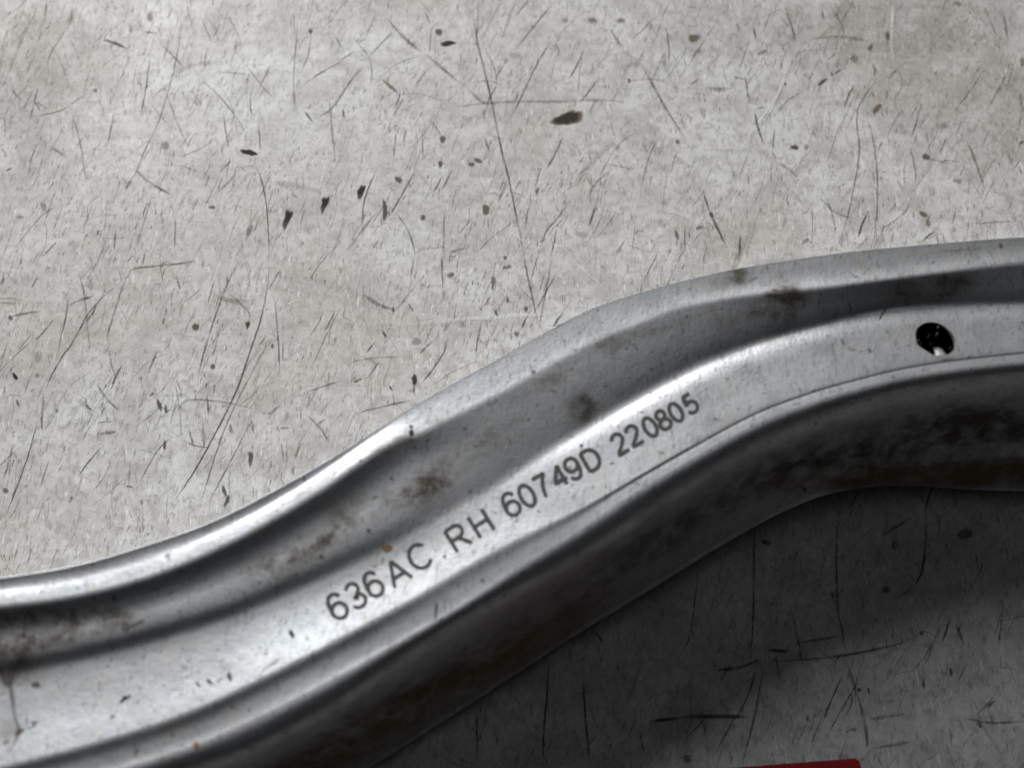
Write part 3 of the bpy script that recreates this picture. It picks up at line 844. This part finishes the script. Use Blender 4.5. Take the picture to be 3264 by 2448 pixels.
# unseen closing sheet added along the underside to keep the hollow dark
V = []; F = []
for row in loft:
    a_, b_ = Vector(row[0]), Vector(row[-1]); a_.z = 0.0022; a_.y += 0.0012; b_.z = max(0.0018, b_.z+0.0006)
    V += [a_, b_]
for i in range(len(loft)-1): F.append((2*i, 2*i+1, 2*i+3, 2*i+2))
for e in (0, len(loft)-1):
    row = loft[e]; k0 = len(V); V += [Vector(p) for p in row[::6]]+[Vector(row[-1])]; F.append(tuple(range(k0, len(V))))
mesh_obj('light_block_sheet', V, F, M_STEEL, arm, colors=[(0.6, 0.2, 0, 1)]*len(V))

# ------------------------------------------------------------------ engraved characters, single-line strokes
def arc(cx, cy_, rx, ry, a0, a1, n=18):
    return [(cx+rx*math.cos(R(a0+(a1-a0)*i/n)), cy_+ry*math.sin(R(a0+(a1-a0)*i/n))) for i in range(n+1)]
six = [arc(.30, .31, .26, .29, 0, 360, 26), [(.045, .34), (.045, .52), (.08, .74), (.16, .90), (.29, .97), (.41, .95), (.50, .87), (.54, .77)]]
GL = {
 '0': [arc(.30, .5, .25, .47, 0, 360, 30)],
 '6': six, '9': [[(.60-x, 1-y) for x, y in s] for s in six],
 '3': [arc(.29, .745, .21, .225, 160, -80, 16)[:]+arc(.28, .27, .26, .25, 80, -165, 18)],
 '2': [arc(.30, .71, .24, .26, 170, -25, 16)+[(.42, .46), (.22, .26), (.09, .14), (.04, .03), (.56, .03)]],
 '5': [[(.52, .97), (.16, .97), (.13, .75), (.09, .50)]+arc(.29, .32, .26, .29, 135, -160, 20)],
 '7': [[(.04, .96), (.56, .96), (.42, .76), (.30, .50), (.24, .26), (.21, .03)]],
 '4': [[(.43, .03), (.43, .97)], [(.43, .95), (.22, .62), (.03, .28), (.58, .28)]],
 '8': [arc(.30, .75, .20, .22, 0, 360, 22), arc(.30, .27, .25, .25, 0, 360, 24)],
 'A': [[(.02, .02), (.38, .98)], [(.38, .98), (.74, .02)], [(.15, .34), (.61, .34)]],
 'C': [arc(.42, .5, .37, .47, 38, 322, 26)],
 'R': [[(.08, .02), (.08, .97)], [(.08, .96), (.42, .96)]+arc(.42, .725, .235, .235, 90, -90, 12)+[(.08, .49)], [(.36, .48), (.50, .32), (.70, .02)]],
 'H': [[(.08, .02), (.08, .98)], [(.66, .02), (.66, .98)], [(.08, .52), (.66, .52)]],
 'D': [[(.08, .03), (.08, .97)], [(.08, .96), (.34, .96)]+arc(.34, .5, .34, .46, 90, -90, 18)+[(.08, .04)]],
}
CHARS = [('6', 1074, 1932, -31, 84), ('3', 1134, 1897, -31, 83), ('6', 1189, 1862, -31, 82), ('A', 1265, 1823, -31, 82), ('C', 1335, 1775, -31, 81),
         ('R', 1460, 1712, -32, 80), ('H', 1534, 1668, -32, 79), ('6', 1628, 1607, -30, 76), ('0', 1680, 1580, -30, 75), ('7', 1730, 1550, -30, 74), ('4', 1781, 1518, -30, 72),
         ('9', 1827, 1494, -30, 71), ('D', 1885, 1464, -30, 70), ('2', 1974, 1414, -31, 67), ('2', 2020, 1387, -31, 66), ('0', 2072, 1361, -31, 65), ('8', 2113, 1338, -31, 64),
         ('0', 2154, 1314, -31, 63), ('5', 2200, 1287, -31, 62)]
def monoribbon(pts, width, place, V, F, CC, colr, al):
    closed = math.hypot(pts[0][0]-pts[-1][0], pts[0][1]-pts[-1][1]) < 0.5
    # densify straight lines
    P = [np.array(pts[0], float)]
    for q in pts[1:]:
        q = np.array(q, float); d = np.linalg.norm(q-P[-1]); n = max(1, int(d/4)); s = P[-1]
        for k in range(1, n+1): P.append(s+(q-s)*k/n)
    n = len(P); base = len(V)
    for i, p in enumerate(P):
        a = P[i-1] if i else (P[-2] if closed else P[0]); c = P[i+1] if i < n-1 else (P[1] if closed else P[-1])
        t = c-a; L = math.hypot(*t) or 1; nx, ny = -t[1]/L, t[0]/L
        hw = width*0.5*(1+0.22*noise.noise(Vector((p[0]*0.12, p[1]*0.12, 4))))
        end = 1.0 if closed or 0 < i < n-1 else 0.75
        for k, av in ((-1.25, 0), (-0.75, al), (0.75, al), (1.25, 0)):
            V.append(place(p[0]+nx*hw*k*end, p[1]+ny*hw*k*end)); CC.append((*colr, av))
        if i:
            q = base+(i-1)*4
            for k in range(3): F.append((q+k, q+k+1, q+k+5, q+k+4))
for ch, cx, cyy, ang, hgt in CHARS:
    V = []; F = []; CC = []; a = R(ang); wdt = .60 if ch.isdigit() else .76
    for si, st in enumerate(GL[ch]):
        pts = []
        for x, y in st:
            u = (x-wdt/2)*hgt*1.10; v = (y-0.5)*hgt*1.03
            pts.append((cx+u*math.cos(a)+v*math.sin(a), cyy+u*math.sin(a)-v*math.cos(a)))
        monoribbon(pts, 12.4, lambda x, y, s=si: on_arm(x, y, 0.00006+0.00001*s), V, F, CC, (0.05, 0.048, 0.047), 0.97)
    o = mesh_obj('engraved_digit' if ch.isdigit() else 'engraved_letter', V, F, M_ENG, arm, colors=CC)
    o['label'] = 'dark engraved character %s' % ch

# pits, nicks and scratches on the steel: px, py, sx, sy, turn, shape, colour, strength
PT = [(1310, 1360, 10, 10, 0, 'oval', BLACK, .9), (1311, 1379, 15, 18, 0, 'oval', BLACK, .95), (398, 2226, 30, 26, -20, 'wedge', BLACK, .95), (930, 2020, 14, 28, 15, 'oval', BLACK, .9),
      (631, 2181, 13, 16, 20, 'oval', DARK, .9), (667, 2172, 18, 18, 20, 'oval', DARK, .9), (700, 2168, 18, 14, -40, 'oval', DARK, .9), (732, 2157, 14, 26, 10, 'oval', DARK, .9),
      (62, 2332, 30, 22, -10, 'wedge', DARK, .9), (115, 2183, 26, 18, 0, 'oval', DARK, .8), (25, 2165, 40, 46, 0, 'oval', DARK, .7), (1235, 1747, 30, 24, 0, 'oval', (0.17, 0.10, 0.03), .8),
      (624, 2375, 16, 20, 0, 'oval', (0.20, 0.09, 0.02), .8), (1417, 1774, 9, 9, 0, 'oval', DARK, .9), (1136, 1904, 20, 17, 0, 'oval', BLACK, .85), (1951, 1476, 11, 7, -20, 'oval', DARK, .9), (1852, 1420, 8, 10, 0, 'oval', BLACK, .9),
      (1855, 1268, 8, 8, 0, 'oval', DARK, .8), (363, 1905, 12, 18, 0, 'oval', DARK, .7), (1175, 1690, 12, 12, 0, 'oval', DARK, .8), (1024, 1773, 14, 12, 0, 'oval', DARK, .7), (2525, 1075, 12, 10, -40, 'oval', DARK, .7),
      (2564, 1560, 14, 20, 20, 'oval', BLACK, .6), (2600, 1350, 8, 8, 0, 'oval', DARK, .6), (3190, 783, 14, 14, 0, 'oval', DARK, .7), (1246, 1524, 10, 10, 0, 'oval', DARK, .7), (970, 1525, 10, 14, 0, 'oval', GREY, .8),
      (100, 2038, 30, 26, 0, 'oval', DARK, .5), (400, 1995, 30, 30, 0, 'oval', DARK, .5), (1045, 1720, 16, 22, 0, 'oval', DARK, .6), (927, 1783, 22, 16, -20, 'oval', GREY, .7), (1700, 1185, 14, 12, 0, 'oval', DARK, .6),
      (110, 2305, 14, 12, 0, 'oval', DARK, .7), (360, 2284, 12, 10, 0, 'oval', GREY, .7), (550, 2340, 10, 8, 0, 'oval', GREY, .7), (2845, 1200, 12, 9, 0, 'oval', GREY, .6), (1480, 1365, 9, 9, 0, 'oval', DARK, .6)]
for i, (x, y, sx, sy, tn, sh, c, al) in enumerate(PT):
    patch('pit', x, y, sx, sy, tn, sh, c, al, 0, M_ENG, arm, place=lambda X, Y: on_arm(X, Y, 0.00009), jag=0.4)
rv = []; rf = []; rc = []
P9 = lambda X, Y: on_arm(X, Y, 0.00007)
for pts, wd, al, c in [([(905, 2092), (870, 2115), (840, 2135), (824, 2170)], 5, .6, GREY), ([(20, 2120), (35, 2200), (48, 2290), (60, 2330), (30, 2400)], 14, .6, GREY), ([(85, 2260), (90, 2320), (130, 2290)], 7, .45, GREY),
                       ([(1393, 1915), (1390, 1945), (1388, 1980)], 7, .7, DARK), ([(1405, 1780), (1392, 1830), (1386, 1870)], 3, .5, GREY), ([(1300, 1850), (1285, 1890), (1280, 1910)], 3, .5, GREY),
                       ([(2700, 960), (2712, 985), (2705, 1000)], 6, .6, DARK), ([(2830, 975), (2812, 1000), (2800, 1025)], 8, .6, DARK), ([(1330, 1640), (1300, 1700)], 4, .4, GREY), ([(2380, 900), (2400, 890), (2420, 880)], 6, .4, DARK),
                       ([(1880, 1250), (1840, 1282)], 5, .4, DARK), ([(3000, 800), (3090, 795)], 5, .35, DARK), ([(410, 2000), (440, 1985), (465, 1975)], 10, .5, DARK), ([(530, 1900), (560, 1880)], 6, .4, DARK)]:
    ribbon(pts, wd*1.3, al, c, place=P9, wob=0.5, step=6)
for k in range(900):
    x = rnd.uniform(-50, 3300); t = rnd.random()**0.8
    ya, yb = cy('A', x)+12, cy('E', x)
    y = lerp(ya, yb, t)
    if not (0 < y < 2600): continue
    ang = R(rnd.gauss(68, 14)); L = rnd.uniform(5, 22); c = rnd.choice([GREY, DARK, GREY, BROWN]); a = rnd.uniform(0.12, 0.5)
    dx, dy = math.cos(ang)*L/2, -math.sin(ang)*L/2
    ribbon([(x-dx, y-dy), (x+1, y), (x+dx, y+dy)], rnd.uniform(3, 7), a, c, place=P9, wob=0.3, step=max(8, L/3))
o = mesh_obj('fine_marks', rv, rf, M_ENG, arm, colors=rc); o['kind'] = 'stuff'

# bent tab seen inside the hole
tb = at(3008, 1135, ctr.z)
V = []; F = []
for i in range(7):
    u = i/6
    for j in range(5):
        s = (j/4-0.5)
        V.append(Vector((tb.x+s*0.0028*(1-0.45*u)+0.0003*u, tb.y-0.0004+u*0.0036, tb.z-0.0010-0.0022*u*u-abs(s)**2*0.001)))
for i in range(6):
    for j in range(4):
        q = i*5+j; F.append((q, q+1, q+6, q+5))
tab = mesh_obj('inner_tab', V, F, M_STEEL, arm, smooth=True, colors=[(1.0, 0.2, 0, 1)]*len(V))
sm = tab.modifiers.new('sheet', 'SOLIDIFY'); sm.thickness = 0.0008

# ------------------------------------------------------------------ red card
ca, cb = at(2737, 2417, 0.0015), at(2360, 2446, 0.0015)
e1 = (cb-ca).normalized(); e2 = Vector((-e1.y, e1.x, 0))
if e2.y > 0: e2 = -e2
e2 = (e2+0.10*(-e1)).normalized()
bm = bmesh.new()
Wc, Hc, T = 0.060, 0.022, 0.0014
cs = [Vector((0, 0, 0)), e1*Wc, e1*Wc+e2*Hc, e2*Hc]
lo = [bm.verts.new(c) for c in cs]; hi_ = [bm.verts.new(c+Vector((0, 0, T))) for c in cs]
bm.faces.new(lo[::-1]); bm.faces.new(hi_)
for i in range(4): bm.faces.new((lo[i], lo[(i+1) % 4], hi_[(i+1) % 4], hi_[i]))
bmesh.ops.recalc_face_normals(bm, faces=bm.faces[:])
bmesh.ops.bevel(bm, geom=bm.edges[:], offset=0.0004, segments=3, affect='EDGES')
me = bpy.data.meshes.new('red_card'); bm.to_mesh(me); bm.free(); me.materials.append(M_RED)
card = bpy.data.objects.new('red_card', me); COL.objects.link(card); card.location = (ca.x, ca.y, 0.0002)
card['label'] = 'dark red flat card on the table at the lower edge, below the steel arm'; card['category'] = 'card'
